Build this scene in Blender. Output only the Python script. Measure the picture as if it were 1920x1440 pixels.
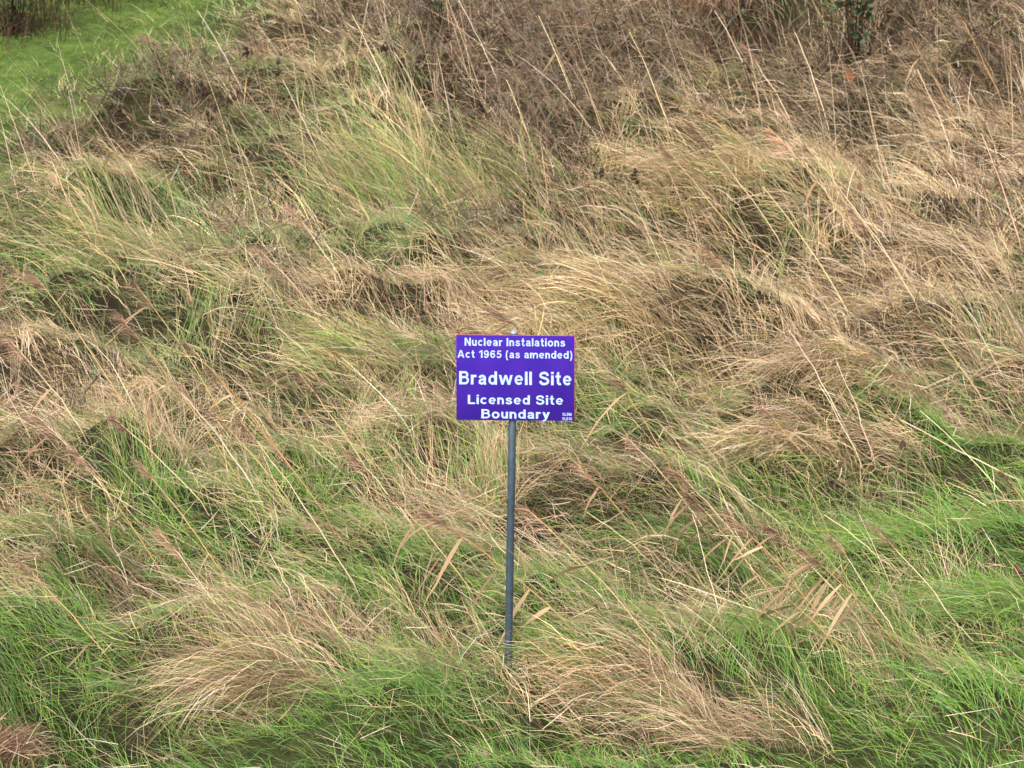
import bpy, math, random
import numpy as np

# ------------------------------------------------------------------ camera, sky, sun, exposure
SC = bpy.context.scene
for o in list(bpy.data.objects):
    bpy.data.objects.remove(o)
C = SC.collection
rng = np.random.default_rng(11)
random.seed(11)

PITCH = math.radians(16.0)
FPX = 4200.0                       # focal length in pixels of the 1920 px wide photograph
CAM = np.array([0.0125, -7.64, 3.235])
cam_data = bpy.data.cameras.new('camera')
cam = bpy.data.objects.new('camera', cam_data)
C.objects.link(cam)
cam.location = CAM
cam.rotation_euler = (math.pi / 2 - PITCH, 0, 0)
cam_data.sensor_width = 36.0
cam_data.lens = 36.0 * FPX / 1920.0
cam_data.clip_start = 0.1
cam_data.clip_end = 2000
cam_data.dof.use_dof = True
cam_data.dof.focus_distance = 7.95
cam_data.dof.aperture_fstop = 9.0
SC.camera = cam

SUN_EL, SUN_AZ = math.radians(48), math.radians(200)   # azimuth clockwise from +Y
world = bpy.data.worlds.new('World')
SC.world = world
world.use_nodes = True
wn = world.node_tree.nodes
wl = world.node_tree.links
bg = wn['Background']
sky = wn.new('ShaderNodeTexSky')
sky.sky_type = 'NISHITA'
sky.sun_disc = False
sky.sun_elevation = SUN_EL
sky.sun_rotation = SUN_AZ
sky.dust_density = 6.0
sky.air_density = 1.0
hs = wn.new('ShaderNodeHueSaturation')                 # overcast: grey rather than blue
hs.inputs['Saturation'].default_value = 0.5
wl.new(sky.outputs[0], hs.inputs['Color'])
wl.new(hs.outputs[0], bg.inputs['Color'])
bg.inputs['Strength'].default_value = 0.15

sun_data = bpy.data.lights.new('sun', 'SUN')
sun_data.energy = 0.55
sun_data.angle = math.radians(45)
sun_data.color = (1.0, 0.985, 0.965)
sun = bpy.data.objects.new('sun', sun_data)
C.objects.link(sun)
sd = np.array([math.sin(SUN_AZ) * math.cos(SUN_EL), math.cos(SUN_AZ) * math.cos(SUN_EL), math.sin(SUN_EL)])
from mathutils import Vector, Matrix
sun.rotation_euler = Vector(sd).to_track_quat('Z', 'Y').to_euler()
sun.location = (0, 0, 20)

vs = SC.view_settings
vs.view_transform = 'Standard'
vs.look = 'None'
vs.exposure = 0.98
vs.gamma = 1.0
vs.use_curve_mapping = False
SC.render.filter_size = 2.2
SC.cycles.max_bounces = 6
SC.cycles.diffuse_bounces = 4
SC.cycles.glossy_bounces = 2
SC.cycles.transmission_bounces = 3

# ------------------------------------------------------------------ helpers
CP, SP = math.cos(PITCH), math.sin(PITCH)
FWD = np.array([0, CP, -SP]); UP = np.array([0, SP, CP]); RIGHT = np.array([1.0, 0, 0])

def project(x, y, z):
    d0, d1, d2 = x - CAM[0], y - CAM[1], z - CAM[2]
    dep = d1 * CP - d2 * SP
    v = d1 * SP + d2 * CP
    dep = np.maximum(dep, 0.3)
    return 960 + FPX * d0 / dep, 720 - FPX * v / dep

def ray(u, v):
    return FWD + RIGHT * (u - 960) / FPX + UP * (720 - v) / FPX

def lattice(seed, n=256):
    return np.random.default_rng(seed).random((n, n))
_LAT = [lattice(s) for s in range(40)]

def noise(x, y, scale, k):
    x = np.asarray(x) / scale + 91.7; y = np.asarray(y) / scale + 57.3
    xi = np.floor(x).astype(int); yi = np.floor(y).astype(int)
    fx = x - xi; fy = y - yi
    fx = fx * fx * (3 - 2 * fx); fy = fy * fy * (3 - 2 * fy)
    L = _LAT[k]
    a = L[xi % 256, yi % 256]; b = L[(xi + 1) % 256, yi % 256]
    c = L[xi % 256, (yi + 1) % 256]; d = L[(xi + 1) % 256, (yi + 1) % 256]
    return (a * (1 - fx) + b * fx) * (1 - fy) + (c * (1 - fx) + d * fx) * fy

def sstep(a, b, x):
    t = np.clip((x - a) / (b - a), 0, 1)
    return t * t * (3 - 2 * t)

def base_z(x, y):
    """the bank: level round the post, rising behind it, levelling out far away"""
    y = np.asarray(y, float)
    t = np.clip(y - 0.6, 0, None)
    rise = 0.155 * (np.sqrt(t * t + 1.0) - 1.0)
    far = np.clip(y - 13.5, 0, None)
    rise = rise - 0.155 * (np.sqrt(far * far + 4.0) - 2.0)
    return rise + 0 * np.asarray(x) - 0.03 * np.clip(-0.4 - y, 0, 3)

def hit(u, v, zf=base_z):
    """ground point under a photograph pixel"""
    d = ray(u, v)
    t0, t1 = 4.0, 4.0
    while t1 < 80:
        p = CAM + d * t1
        if p[2] < zf(p[0], p[1]): break
        t0 = t1; t1 += 0.05
    for _ in range(30):
        t = (t0 + t1) / 2; p = CAM + d * t
        if p[2] < zf(p[0], p[1]): t1 = t
        else: t0 = t
    return CAM + d * t1

# humps and hollows of the bank: (pixel u, v, radius x, radius y, height)
HUMPS = [
    (330, 1245, .30, .11, .27), (1120, 1300, .34, .20, .13), (1330, 1370, .36, .2, .12),
    (700, 300, .55, .5, .34), (560, 200, .45, .5, .18), (760, 470, .5, .35, .20), (300, 390, .6, .4, .16),
    (130, 440, .4, .35, .22), (350, 560, .45, .3, .20), (640, 600, .5, .3, .2), (980, 560, .5, .32, .22),
    (1260, 610, .5, .3, .2), (1500, 400, .7, .5, .2), (1450, 610, .5, .3, .16), (1800, 430, .6, .5, .12),
    (1750, 620, .45, .3, .18), (1250, 270, .5, .5, .25), (1650, 250, .6, .6, .2), (1500, 790, .4, .25, .18),
    (90, 700, .35, .22, .14), (250, 900, .4, .22, .14), (700, 870, .4, .22, .16), (1200, 940, .4, .22, .12),
    (1650, 860, .35, .22, .15), (1750, 1190, .4, .2, .12), (60, 1110, .3, .2, .14), (640, 1180, .3, .2, .1), (240, 240, .6, .6, .22), (820, 140, .6, .8, .25), (1150, 120, .7, .8, .25),
    (1480, -10, 1.0, .8, .4), (1800, 60, .9, .9, .3), (690, 0, .6, .5, .3), (560, 90, .5, .5, .2), (1050, 720, .5, .3, .15)]
HOLLOWS = [
    (575, 790, .16, .18, -.22), (170, 625, .22, .2, -.22), (1600, 715, .26, .2, -.24), (1310, 800, .15, .15, -.16),
    (870, 330, .2, .4, -.25), (560, 420, .3, .25, -.24), (1390, 470, .25, .25, -.2), (680, 55, .3, .4, -.35),
    (1390, 70, .6, .5, -.5), (1050, 1020, .2, .14, -.13), (1640, 950, .2, .14, -.14), (340, 1345, .32, .08, -.3),
    (1530, 1180, .2, .12, -.14), (240, 290, .3, .3, -.2), (1880, 1130, .2, .12, -.14), (1130, 1390, .36, .1, -.12),
    (930, 620, .3, .15, -.14), (1000, 420, .3, .3, -.14), (450, 720, .25, .2, -.14), (1880, 480, .3, .3, -.07), (90, 520, .25, .2, -.15),
    (1150, 480, .3, .3, -.1), (700, 1000, .25, .14, -.1)]
BUMPS = []
for (u, v, rx, ry, a) in HUMPS + HOLLOWS:
    p = hit(u, v)
    BUMPS.append((p[0], p[1], rx, ry, a * 1.0))

LAWN_N = lambda u, v: v + 0.68 * u
def lawn_mask(x, y):
    u, v = project(x, y, base_z(x, y))
    w = (noise(x, y, .7, 3) - .5) * 110 + (noise(x, y, .22, 36) - .5) * 110
    m = 1 - sstep(240, 430, v + 0.68 * u + w)
    return m * (np.asarray(y) > 3)

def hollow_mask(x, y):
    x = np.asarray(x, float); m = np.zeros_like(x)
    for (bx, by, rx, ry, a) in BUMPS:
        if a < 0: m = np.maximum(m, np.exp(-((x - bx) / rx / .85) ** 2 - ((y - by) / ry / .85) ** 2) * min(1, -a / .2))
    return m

CLEAR = [(*hit(u, v)[:2], rx, ry) for (u, v, rx, ry) in [(1595, 165, .46, .9), (1390, 100, .6, .6), (20, 70, .6, .6), (690, 60, .28, .35), (830, 128, .2, .25), (960, 1275, .2, .17), (1500, 1130, .3, .13)]]
def cleared(x, y):
    m = np.zeros_like(np.asarray(x, float))
    for (cx, cy, rx, ry) in CLEAR: m = np.maximum(m, np.exp(-(((x - cx) / rx) ** 2 + ((y - cy) / ry) ** 2) ** 1.5))
    return m

def ground_z(x, y):
    x = np.asarray(x, float); y = np.asarray(y, float)
    z = base_z(x, y)
    b = np.zeros_like(z + x)
    for (bx, by, rx, ry, a) in BUMPS:
        b = b + a * np.exp(-((x - bx) / rx) ** 2 - ((y - by) / ry) ** 2)
    b = b + (noise(x, y, .5, 0) - .5) * .3 + (noise(x, y, .22, 1) - .5) * .16 + (noise(x, y, .1, 32) - .5) * .06
    near = sstep(-1.6, -0.45, y)
    k = (1 - .92 * lawn_mask(x, y)) * (0.25 + .75 * near)
    return z + b * k

def lin(c):
    c = np.asarray(c, float) / 255.0
    return np.where(c <= 0.04045, c / 12.92, ((c + 0.055) / 1.055) ** 2.4)

def tag(o, label=None, cat=None, group=None, kind=None):
    if label: o['label'] = label
    if cat: o['category'] = cat
    if group: o['group'] = group
    if kind: o['kind'] = kind
    return o

def empty(name, loc, label=None, cat=None, group=None):
    o = bpy.data.objects.new(name, None)
    o.empty_display_size = 0.05
    C.objects.link(o)
    o.location = [float(a) for a in loc]
    return tag(o, label, cat, group)

def link(name, me, mat, parent=None):
    o = bpy.data.objects.new(name, me)
    C.objects.link(o)
    if mat is not None and not me.materials: me.materials.append(mat)
    if parent is not None: o.parent = parent
    return o

def raw_mesh(name, V, F, col=None, smooth=False):
    """mesh of triangles (or quads) from arrays"""
    V = np.asarray(V, np.float32); F = np.asarray(F, np.int32)
    me = bpy.data.meshes.new(name)
    me.vertices.add(len(V)); me.vertices.foreach_set('co', V.ravel())
    n = F.shape[1]
    me.loops.add(F.size); me.loops.foreach_set('vertex_index', F.ravel())
    me.polygons.add(len(F)); me.polygons.foreach_set('loop_start', np.arange(0, F.size, n, dtype=np.int32))
    if smooth: me.polygons.foreach_set('use_smooth', np.ones(len(F), bool))
    if col is not None:
        a = me.color_attributes.new('tint', 'FLOAT_COLOR', 'POINT')
        c = np.ones((len(V), 4), np.float32); c[:, :3] = col
        a.data.foreach_set('color', c.ravel())
    me.update(calc_edges=True)
    return me

def ribbons(P, W, col, roll=None, twist=0.6):
    """P (N,K,3) centre lines, W (N,K) half widths, col (N,K,3) -> V, F, colours; the last point is one vertex"""
    N, K, _ = P.shape
    T = np.gradient(P, axis=1)
    T /= np.linalg.norm(T, axis=2, keepdims=True) + 1e-9
    ref = np.zeros_like(T); ref[..., 2] = 1
    steep = np.abs(T[..., 2]) > .97
    ref[steep] = (0, 1, 0)
    H = np.cross(T, ref); H /= np.linalg.norm(H, axis=2, keepdims=True) + 1e-9
    B = np.cross(T, H)
    if roll is None: roll = rng.uniform(-.9, .9, N)
    a = roll[:, None] + np.linspace(0, 1, K)[None] * rng.normal(0, twist, N)[:, None]
    S = H * np.cos(a)[..., None] + B * np.sin(a)[..., None]
    L = P - S * W[..., None]; R = P + S * W[..., None]
    V = np.empty((N, 2 * K - 1, 3))
    V[:, 0:2 * K - 2:2] = L[:, :-1]; V[:, 1:2 * K - 2:2] = R[:, :-1]; V[:, -1] = P[:, -1]
    Cc = np.empty((N, 2 * K - 1, 3))
    Cc[:, 0:2 * K - 2:2] = col[:, :-1]; Cc[:, 1:2 * K - 2:2] = col[:, :-1]; Cc[:, -1] = col[:, -1]
    f = []
    for i in range(K - 2):
        f += [(2 * i, 2 * i + 1, 2 * i + 3), (2 * i, 2 * i + 3, 2 * i + 2)]
    f.append((2 * K - 4, 2 * K - 3, 2 * K - 2))
    F = (np.arange(N) * (2 * K - 1))[:, None, None] + np.array(f)[None]
    return V.reshape(-1, 3), F.reshape(-1, 3), Cc.reshape(-1, 3)

class Acc:
    def __init__(s): s.V, s.F, s.C, s.n = [], [], [], 0
    def add(s, V, F, Cc):
        s.V.append(V); s.F.append(F + s.n); s.C.append(Cc); s.n += len(V); return s
    def mesh(s, name, origin=None):
        V = np.concatenate(s.V)
        if origin is not None: V = V - np.asarray(origin)
        return raw_mesh(name, V, np.concatenate(s.F), np.concatenate(s.C))

# ------------------------------------------------------------------ materials
def mat_blade(name, trans=0.3, rough=0.7, spec=0.14):
    m = bpy.data.materials.new(name); m.use_nodes = True
    n, l = m.node_tree.nodes, m.node_tree.links
    p = n['Principled BSDF']; out = n['Material Output']
    at = n.new('ShaderNodeAttribute'); at.attribute_name = 'tint'
    p.inputs['Roughness'].default_value = rough
    p.inputs['Specular IOR Level'].default_value = spec
    l.new(at.outputs['Color'], p.inputs['Base Color'])
    if trans:
        t = n.new('ShaderNodeBsdfTranslucent'); mx = n.new('ShaderNodeMixShader')
        l.new(at.outputs['Color'], t.inputs['Color'])
        mx.inputs[0].default_value = trans
        l.new(p.outputs[0], mx.inputs[1]); l.new(t.outputs[0], mx.inputs[2]); l.new(mx.outputs[0], out.inputs[0])
    return m

def mat_noise(name, c1, c2, scale=20, rough=.6, metal=0, bump=0, spec=.4):
    m = bpy.data.materials.new(name); m.use_nodes = True
    n, l = m.node_tree.nodes, m.node_tree.links
    p = n['Principled BSDF']
    tc = n.new('ShaderNodeTexCoord'); nz = n.new('ShaderNodeTexNoise'); r = n.new('ShaderNodeValToRGB')
    nz.inputs['Scale'].default_value = scale; nz.inputs['Detail'].default_value = 6
    l.new(tc.outputs['Object'], nz.inputs['Vector']); l.new(nz.outputs['Fac'], r.inputs[0])
    r.color_ramp.elements[0].position = .32; r.color_ramp.elements[1].position = .68
    r.color_ramp.elements[0].color = (*c1, 1); r.color_ramp.elements[1].color = (*c2, 1)
    l.new(r.outputs[0], p.inputs['Base Color'])
    p.inputs['Roughness'].default_value = rough; p.inputs['Metallic'].default_value = metal
    p.inputs['Specular IOR Level'].default_value = spec
    if bump:
        b = n.new('ShaderNodeBump'); b.inputs['Strength'].default_value = bump; b.inputs['Distance'].default_value = .01
        l.new(nz.outputs['Fac'], b.inputs['Height']); l.new(b.outputs[0], p.inputs['Normal'])
    return m

M_GREEN = mat_blade('green_blades', .3)
M_DRY = mat_blade('dry_blades', .22)
M_REED = mat_blade('reed_straw', .12)
M_TWIG = mat_blade('dark_twig', 0, .8)
M_SOIL = mat_noise('thatch_soil', (.55, .55, .55), (1, 1, 1), 14, .95, bump=.6, spec=.1)
_n, _l = M_SOIL.node_tree.nodes, M_SOIL.node_tree.links
_a = _n.new('ShaderNodeAttribute'); _a.attribute_name = 'tint'
_m = _n.new('ShaderNodeVectorMath'); _m.operation = 'MULTIPLY'
_l.new(_n['Color Ramp'].outputs[0], _m.inputs[0]); _l.new(_a.outputs['Color'], _m.inputs[1])
_l.new(_m.outputs[0], _n['Principled BSDF'].inputs['Base Color'])

# ------------------------------------------------------------------ ground: one sheet to the horizon
xs = np.concatenate([[-600, -250, -90, -40, -20, -12], np.arange(-8, 8.01, .06), [12, 20, 40, 90, 250, 600]])
ys = np.concatenate([[-600, -200, -60, -20, -9, -5], np.arange(-3, 19.01, .06), [23, 30, 50, 100, 250, 600]])
X, Y = np.meshgrid(xs, ys)
fade = np.exp(-np.clip(np.abs(X) - 7, 0, None) / 3) * np.exp(-np.clip(Y - 17, 0, None) / 3) * np.exp(-np.clip(-3 - Y, 0, None) / 2)
Z = base_z(X, Y) + (ground_z(X, Y) - base_z(X, Y)) * fade
nx, ny = len(xs), len(ys)
ii = (np.arange(ny - 1)[:, None] * nx + np.arange(nx - 1)[None]).ravel()
F = np.stack([ii, ii + 1, ii + nx + 1, ii + nx], 1)
turf = (lawn_mask(X, Y) * (Y < 60)).ravel()[:, None]
turf = np.maximum(turf, .18 * (1 - sstep(-.75, -.35, Y)).ravel()[:, None])
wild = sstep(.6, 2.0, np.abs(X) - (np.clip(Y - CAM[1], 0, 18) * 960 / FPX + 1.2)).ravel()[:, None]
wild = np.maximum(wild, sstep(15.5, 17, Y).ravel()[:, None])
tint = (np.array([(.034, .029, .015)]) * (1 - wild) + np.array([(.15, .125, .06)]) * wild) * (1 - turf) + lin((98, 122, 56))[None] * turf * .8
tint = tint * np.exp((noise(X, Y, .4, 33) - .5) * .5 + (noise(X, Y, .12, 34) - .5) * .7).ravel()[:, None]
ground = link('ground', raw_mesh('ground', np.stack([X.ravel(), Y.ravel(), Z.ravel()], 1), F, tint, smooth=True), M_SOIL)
tag(ground, 'uneven dark earth and thatch of the grassy bank', kind='structure')

# ------------------------------------------------------------------ what grows where (read off the photograph in 160 px cells)
G_F = np.array([
 [.95,.92,.75,.30,.20,.22,.22,.12,.15,.30,.15,.12],
 [.55,.30,.40,.50,.50,.15,.15,.22,.25,.15,.12,.10],
 [.48,.48,.42,.52,.55,.35,.25,.32,.32,.25,.15,.15],
 [.52,.62,.55,.42,.45,.38,.28,.25,.20,.20,.15,.28],
 [.20,.25,.38,.30,.30,.32,.38,.36,.36,.28,.25,.30],
 [.28,.32,.38,.52,.40,.42,.42,.42,.38,.46,.54,.38],
 [.22,.48,.58,.48,.42,.42,.42,.45,.46,.42,.58,.66],
 [.46,.38,.30,.40,.40,.30,.36,.40,.42,.40,.42,.58],
 [.98,.88,.80,.85,.88,.78,.70,.68,.68,.66,.70,.72]])
P_F = np.array([
 [.10,.10,.10,.30,.75,.70,.62,.62,.60,.45,.48,.50],
 [.45,.62,.50,.15,.15,.85,.80,.45,.25,.48,.45,.50],
 [.35,.30,.35,.20,.10,.60,.45,.20,.12,.15,.18,.42],
 [.20,.12,.20,.30,.10,.15,.15,.12,.12,.15,.22,.20],
 [.35,.30,.22,.32,.25,.20,.12,.10,.22,.30,.22,.18],
 [.35,.25,.20,.20,.22,.20,.22,.22,.25,.15,.10,.20],
 [.45,.25,.12,.20,.25,.25,.25,.22,.30,.28,.12,.15],
 [.30,.22,.20,.12,.12,.20,.18,.18,.22,.30,.25,.15],
 [.22,.20,.18,.12,.10,.15,.22,.18,.18,.10,.10,.10]])
Y_F = np.array([
 [.2,.2,.3,.4,.2,.1,.1,.1,.2,.3,.1,.1],
 [.2,.2,.3,.6,.7,.1,.1,.4,.3,.2,.2,.1],
 [.5,.5,.4,.5,.7,.4,.3,.5,.8,.7,.4,.1],
 [.6,.6,.5,.5,.7,.6,.6,.5,.5,.5,.4,.3],
 [.2,.2,.4,.4,.3,.4,.7,.8,.7,.4,.3,.2],
 [.2,.2,.3,.3,.2,.2,.2,.2,.2,.2,.1,.2],
 [.2,.2,.2,.2,.2,.2,.2,.1,.1,.1,.0,.0],
 [.1,.1,.1,.2,.1,.1,.1,.1,.1,.1,.0,.0],
 [.1,.1,.1,.2,.1,.1,.1,.1,.1,.1,.1,.1]])

def field(A, x, y):
    u, v = project(x, y, base_z(x, y))
    gx = np.clip(u / 160 - .5, 0, 10.999); gy = np.clip(v / 160 - .5, 0, 7.999)
    i, j = gy.astype(int), gx.astype(int); fy, fx = gy - i, gx - j
    return (A[i, j] * (1 - fx) + A[i, j + 1] * fx) * (1 - fy) + (A[i + 1, j] * (1 - fx) + A[i + 1, j + 1] * fx) * fy

def patchy(A, x, y, k):
    """the coarse reading broken up into patches"""
    a = field(A, x, y)
    if A is G_F: a = a + .09 * (1 - sstep(1.5, 4.5, np.asarray(y)))
    n = noise(x, y, .4, k) * .5 + noise(x, y, .13, k + 1) * .5 - .5
    return np.clip(a + n * 1.3 * (.25 + np.minimum(a, 1 - a) * 1.6), 0, 1)

def flow(x, y):
    n = (noise(x, y, 1.1, 6) - .5) * 1.5 + (noise(x, y, .42, 7) - .5) * 1.3
    return math.radians(163) + n

def dist_of(x, y):
    return np.hypot(np.hypot(x - CAM[0], y - CAM[1]), 3.0)

def scatter(n, y0, y1, power=1.5, margin=.4):
    """ground points, thinner with distance, in the wedge the photograph sees; sparser in a belt two steps wide on either side"""
    yy = np.linspace(y0, y1, 400)
    half = (yy - CAM[1]) * 960 / FPX * 1.02 + margin
    belt = 1.9
    w = (half + .5 * belt) / (yy - CAM[1]) ** power
    cdf = np.cumsum(w); cdf /= cdf[-1]
    y = np.interp(rng.random(n), cdf, yy)
    h = (y - CAM[1]) * 960 / FPX * 1.02 + margin
    out = rng.random(n) < .5 * belt / (h + .5 * belt)
    x = np.where(out, np.sign(rng.random(n) - .5) * (h + belt * rng.random(n)), rng.uniform(-1, 1, n) * h)
    return x, y

STRAW = lin([(215, 190, 156), (203, 174, 137), (189, 159, 125), (223, 204, 179), (182, 158, 129), (211, 183, 147), (195, 164, 131), (225, 206, 177), (203, 180, 136)])
GOLD = lin([(206, 178, 124), (196, 170, 118), (186, 172, 120), (212, 188, 138)])
BROWN = lin([(144, 116, 94), (126, 100, 84), (152, 122, 102), (112, 90, 78), (136, 104, 78), (160, 130, 106)])
OLIVE = lin([(140, 152, 92), (126, 146, 86), (154, 160, 102), (128, 152, 104), (112, 138, 92), (172, 174, 122)])
GREEN = lin([(112, 156, 68), (96, 146, 62), (128, 166, 82), (90, 138, 68), (108, 150, 86), (140, 170, 74), (154, 176, 96), (122, 160, 56)]) * 1.0
LAWN = lin([(126, 148, 56), (114, 140, 52), (142, 156, 70), (98, 132, 60), (152, 162, 92), (140, 138, 82)]) * 1.05

def pick(pal, n):
    return pal[rng.integers(0, len(pal), n)]

def emerald(x, y):
    """nearer the camera the green is bluer and lusher, up the bank it is olive"""
    u, v = project(x, y, base_z(x, y))
    return np.clip(sstep(560, 1000, v) * .8 + sstep(1400, 1800, u) * sstep(600, 850, v) * .4, .08, 1)

def arch(x, y, th, L, ph0, ph1, K, ex=1.0, bend=None, eps=None, base=None, stiff=.9):
    """bent blades: phi is the angle from upright, growing from ph0 to ph1; blades rest on the ground where they reach it"""
    N = len(x)
    s = np.linspace(0, 1, K)[None]
    phi = ph0[:, None] + (ph1 - ph0)[:, None] * s ** ex
    if bend is None: bend = rng.normal(0, .35, N)
    t = th[:, None] + bend[:, None] * s
    ds = (L / (K - 1))[:, None]
    mid = lambda a: (a[:, 1:] + a[:, :-1]) / 2
    pm, tm = mid(phi), mid(t)
    P = np.zeros((N, K, 3))
    P[:, 0, 0] = x; P[:, 0, 1] = y
    P[:, 1:, 0] = x[:, None] + np.cumsum(np.sin(pm) * np.cos(tm) * ds, 1)
    P[:, 1:, 1] = y[:, None] + np.cumsum(np.sin(pm) * np.sin(tm) * ds, 1)
    z0 = ground_z(x, y) - .01 if base is None else base
    P[:, 0, 2] = z0
    P[:, 1:, 2] = z0[:, None] + np.cumsum(np.cos(pm) * ds, 1)
    if eps is None: eps = rng.uniform(.01, .09, N) ** 1.0
    g = ground_z(P[..., 0], P[..., 1]) + eps[:, None] * np.linspace(0, 1, K)[None] ** .5
    P[..., 2] = np.maximum(P[..., 2], g * 1.0)
    P[:, 0, 2] = z0
    return P

def taper(N, K, w):
    s = np.linspace(0, 1, K)[None]
    return w[:, None] * (1 - s ** 2.2 * .85) * np.minimum(1, .75 + s * 1.5)

# ------------------------------------------------------------------ long lodged grass
def long_colours(cx, cy, n_per):
    """one colour family per clump, then every blade varies"""
    n = len(cx)
    g = patchy(G_F, cx, cy, 10); b = patchy(P_F, cx, cy, 12); yl = patchy(Y_F, cx, cy, 14)
    em = emerald(cx, cy)
    r = rng.random(n)
    pg = np.clip(g * 1.12 - .08, 0, 1); pb = (1 - pg) * np.clip(b * .8, 0, 1); py = (1 - pg - pb) * np.clip(yl * .42, 0, 1)
    return pg, pb, py, em

def long_grass(ncl, per, y0, y1, acc_g, acc_d, K=6):
    cx, cy = scatter(ncl, y0, y1, 1.45)
    lm = lawn_mask(cx, cy)
    g = patchy(G_F, cx, cy, 10)
    near = sstep(-.68, -.36, cy + (noise(cx, cy, .5, 30) - .5) * .3)
    pf = patchy(P_F, cx, cy, 12) * (cy > 2.0)
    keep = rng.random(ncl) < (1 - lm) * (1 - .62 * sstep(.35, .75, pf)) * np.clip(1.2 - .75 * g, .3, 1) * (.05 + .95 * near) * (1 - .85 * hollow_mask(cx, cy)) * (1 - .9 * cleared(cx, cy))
    cx, cy = cx[keep], cy[keep]
    n = len(cx)
    pg, pb, py, em = long_colours(cx, cy, per)
    cth = flow(cx, cy) + np.where(rng.random(n) < .2, rng.normal(0, 1.3, n), rng.normal(0, .55, n)) + (noise(cx, cy, .16, 31) - .5) * 1.5
    edge = 1 - sstep(330, 520, LAWN_N(*project(cx, cy, base_z(cx, cy))))
    cL = np.where(rng.random(n) < .72, rng.uniform(.13, .34, n), rng.uniform(.3, .58, n)) * (.7 + .6 * noise(cx, cy, .8, 8)) * (1 - .6 * edge * (cy > 3))
    cph0 = rng.uniform(.7, 1.35, n); cph1 = rng.uniform(1.5, 2.1, n)
    cbend = rng.normal(0, .4, n)
    ceps = rng.uniform(0, .07, n)
    tone = np.exp(rng.normal(0, .19, n))
    idx = np.repeat(np.arange(n), per)
    N = len(idx)
    sp = .034
    x = cx[idx] + rng.normal(0, sp, N); y = cy[idx] + rng.normal(0, sp, N)
    th = cth[idx] + rng.normal(0, .36, N)
    L = cL[idx] * rng.uniform(.55, 1.15, N)
    P = arch(x, y, th, L, np.clip(cph0[idx] + rng.normal(0, .18, N), .02, 1.4), cph1[idx] + rng.normal(0, .22, N), K,
             np.where(rng.random(N) < .22, 3.5, rng.uniform(.7, 1.3, N))[:, None], cbend[idx] + rng.normal(0, .22, N), ceps[idx] + rng.uniform(.004, .035, N))
    P += rng.normal(0, .009, P.shape) * np.linspace(0, 1, K)[None, :, None]
    d = dist_of(x, y)
    W = taper(N, K, rng.uniform(.0006, .0016, N) * (d / 8.2) ** .8)
    r = rng.random(N) * .5 + rng.random(n)[idx] * .5
    c = pick(STRAW, N)
    c = np.where((r < (pg + pb + py)[idx])[:, None], pick(GOLD, N), c)
    c = np.where((r < (pg + pb)[idx])[:, None], pick(BROWN, N), c)
    isg = r < pg[idx]
    gcol = np.where((rng.random(N) < em[idx])[:, None], pick(GREEN, N), pick(OLIVE, N))
    c = np.where(isg[:, None], gcol, c)
    c = c * (tone[idx] * np.exp(rng.normal(0, .11, N)))[:, None]
    col = np.repeat(c[:, None], K, 1)
    # withered tips on green blades, greenish feet on dry ones
    s = np.linspace(0, 1, K)[None, :, None]
    tipc = pick(STRAW, N)[:, None]
    k_tip = np.where(isg, rng.uniform(-.6, .7, N), 0).clip(0)[:, None, None] * s ** 2
    col = col * (1 - k_tip) + tipc * k_tip
    root = pick(OLIVE, N)[:, None]
    k_root = np.where(isg, 0, rng.uniform(-.3, .6, N)).clip(0)[:, None, None] * (1 - s) ** 2
    col = col * (1 - k_root) + root * k_root
    for acc, m in ((acc_g, isg), (acc_d, ~isg)):
        acc.add(*ribbons(P[m], W[m], col[m]))

# ------------------------------------------------------------------ short green undergrowth
def under_grass(n, y0, y1, acc, K=4):
    x, y = scatter(n, y0, y1, 1.5)
    keep = rng.random(n) > np.maximum(lawn_mask(x, y) * .9, cleared(x, y) * .6)
    x, y = x[keep], y[keep]; N = len(x)
    g = patchy(G_F, x, y, 10); em = emerald(x, y)
    near = 1 - sstep(-1.0, -.5, y)
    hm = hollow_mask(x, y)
    cl = noise(x, y, .09, 20)
    L = rng.uniform(.07, .2, N) * (.6 + .9 * cl) * (.75 + .5 * g) * (1 - .3 * near)
    th = flow(x, y) + rng.normal(0, .55, N) + (noise(x, y, .14, 21) - .5) * 2.2
    P = arch(x, y, th, L, rng.uniform(.3, 1.25, N), rng.uniform(1.1, 2.0, N), K, 1.0, None, rng.uniform(.0, .03, N))
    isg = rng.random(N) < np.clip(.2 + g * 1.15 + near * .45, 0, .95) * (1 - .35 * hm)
    c = np.where((rng.random(N) < em)[:, None], pick(GREEN, N), pick(OLIVE, N))
    c = np.where(isg[:, None], c, np.where((rng.random(N) < .5)[:, None], pick(BROWN, N), pick(STRAW, N)))
    c = np.where((~isg & (rng.random(N) < hm))[:, None], pick(BROWN, N) * .8, c)  # shade of the hollows put into the blade colour as darker brown
    c = c * np.exp(rng.normal(0, .18, N))[:, None]
    W = taper(N, K, rng.uniform(.0009, .002, N) * (dist_of(x, y) / 8.2) ** .8)
    acc.add(*ribbons(P, W, np.repeat(c[:, None], K, 1)))

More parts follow.
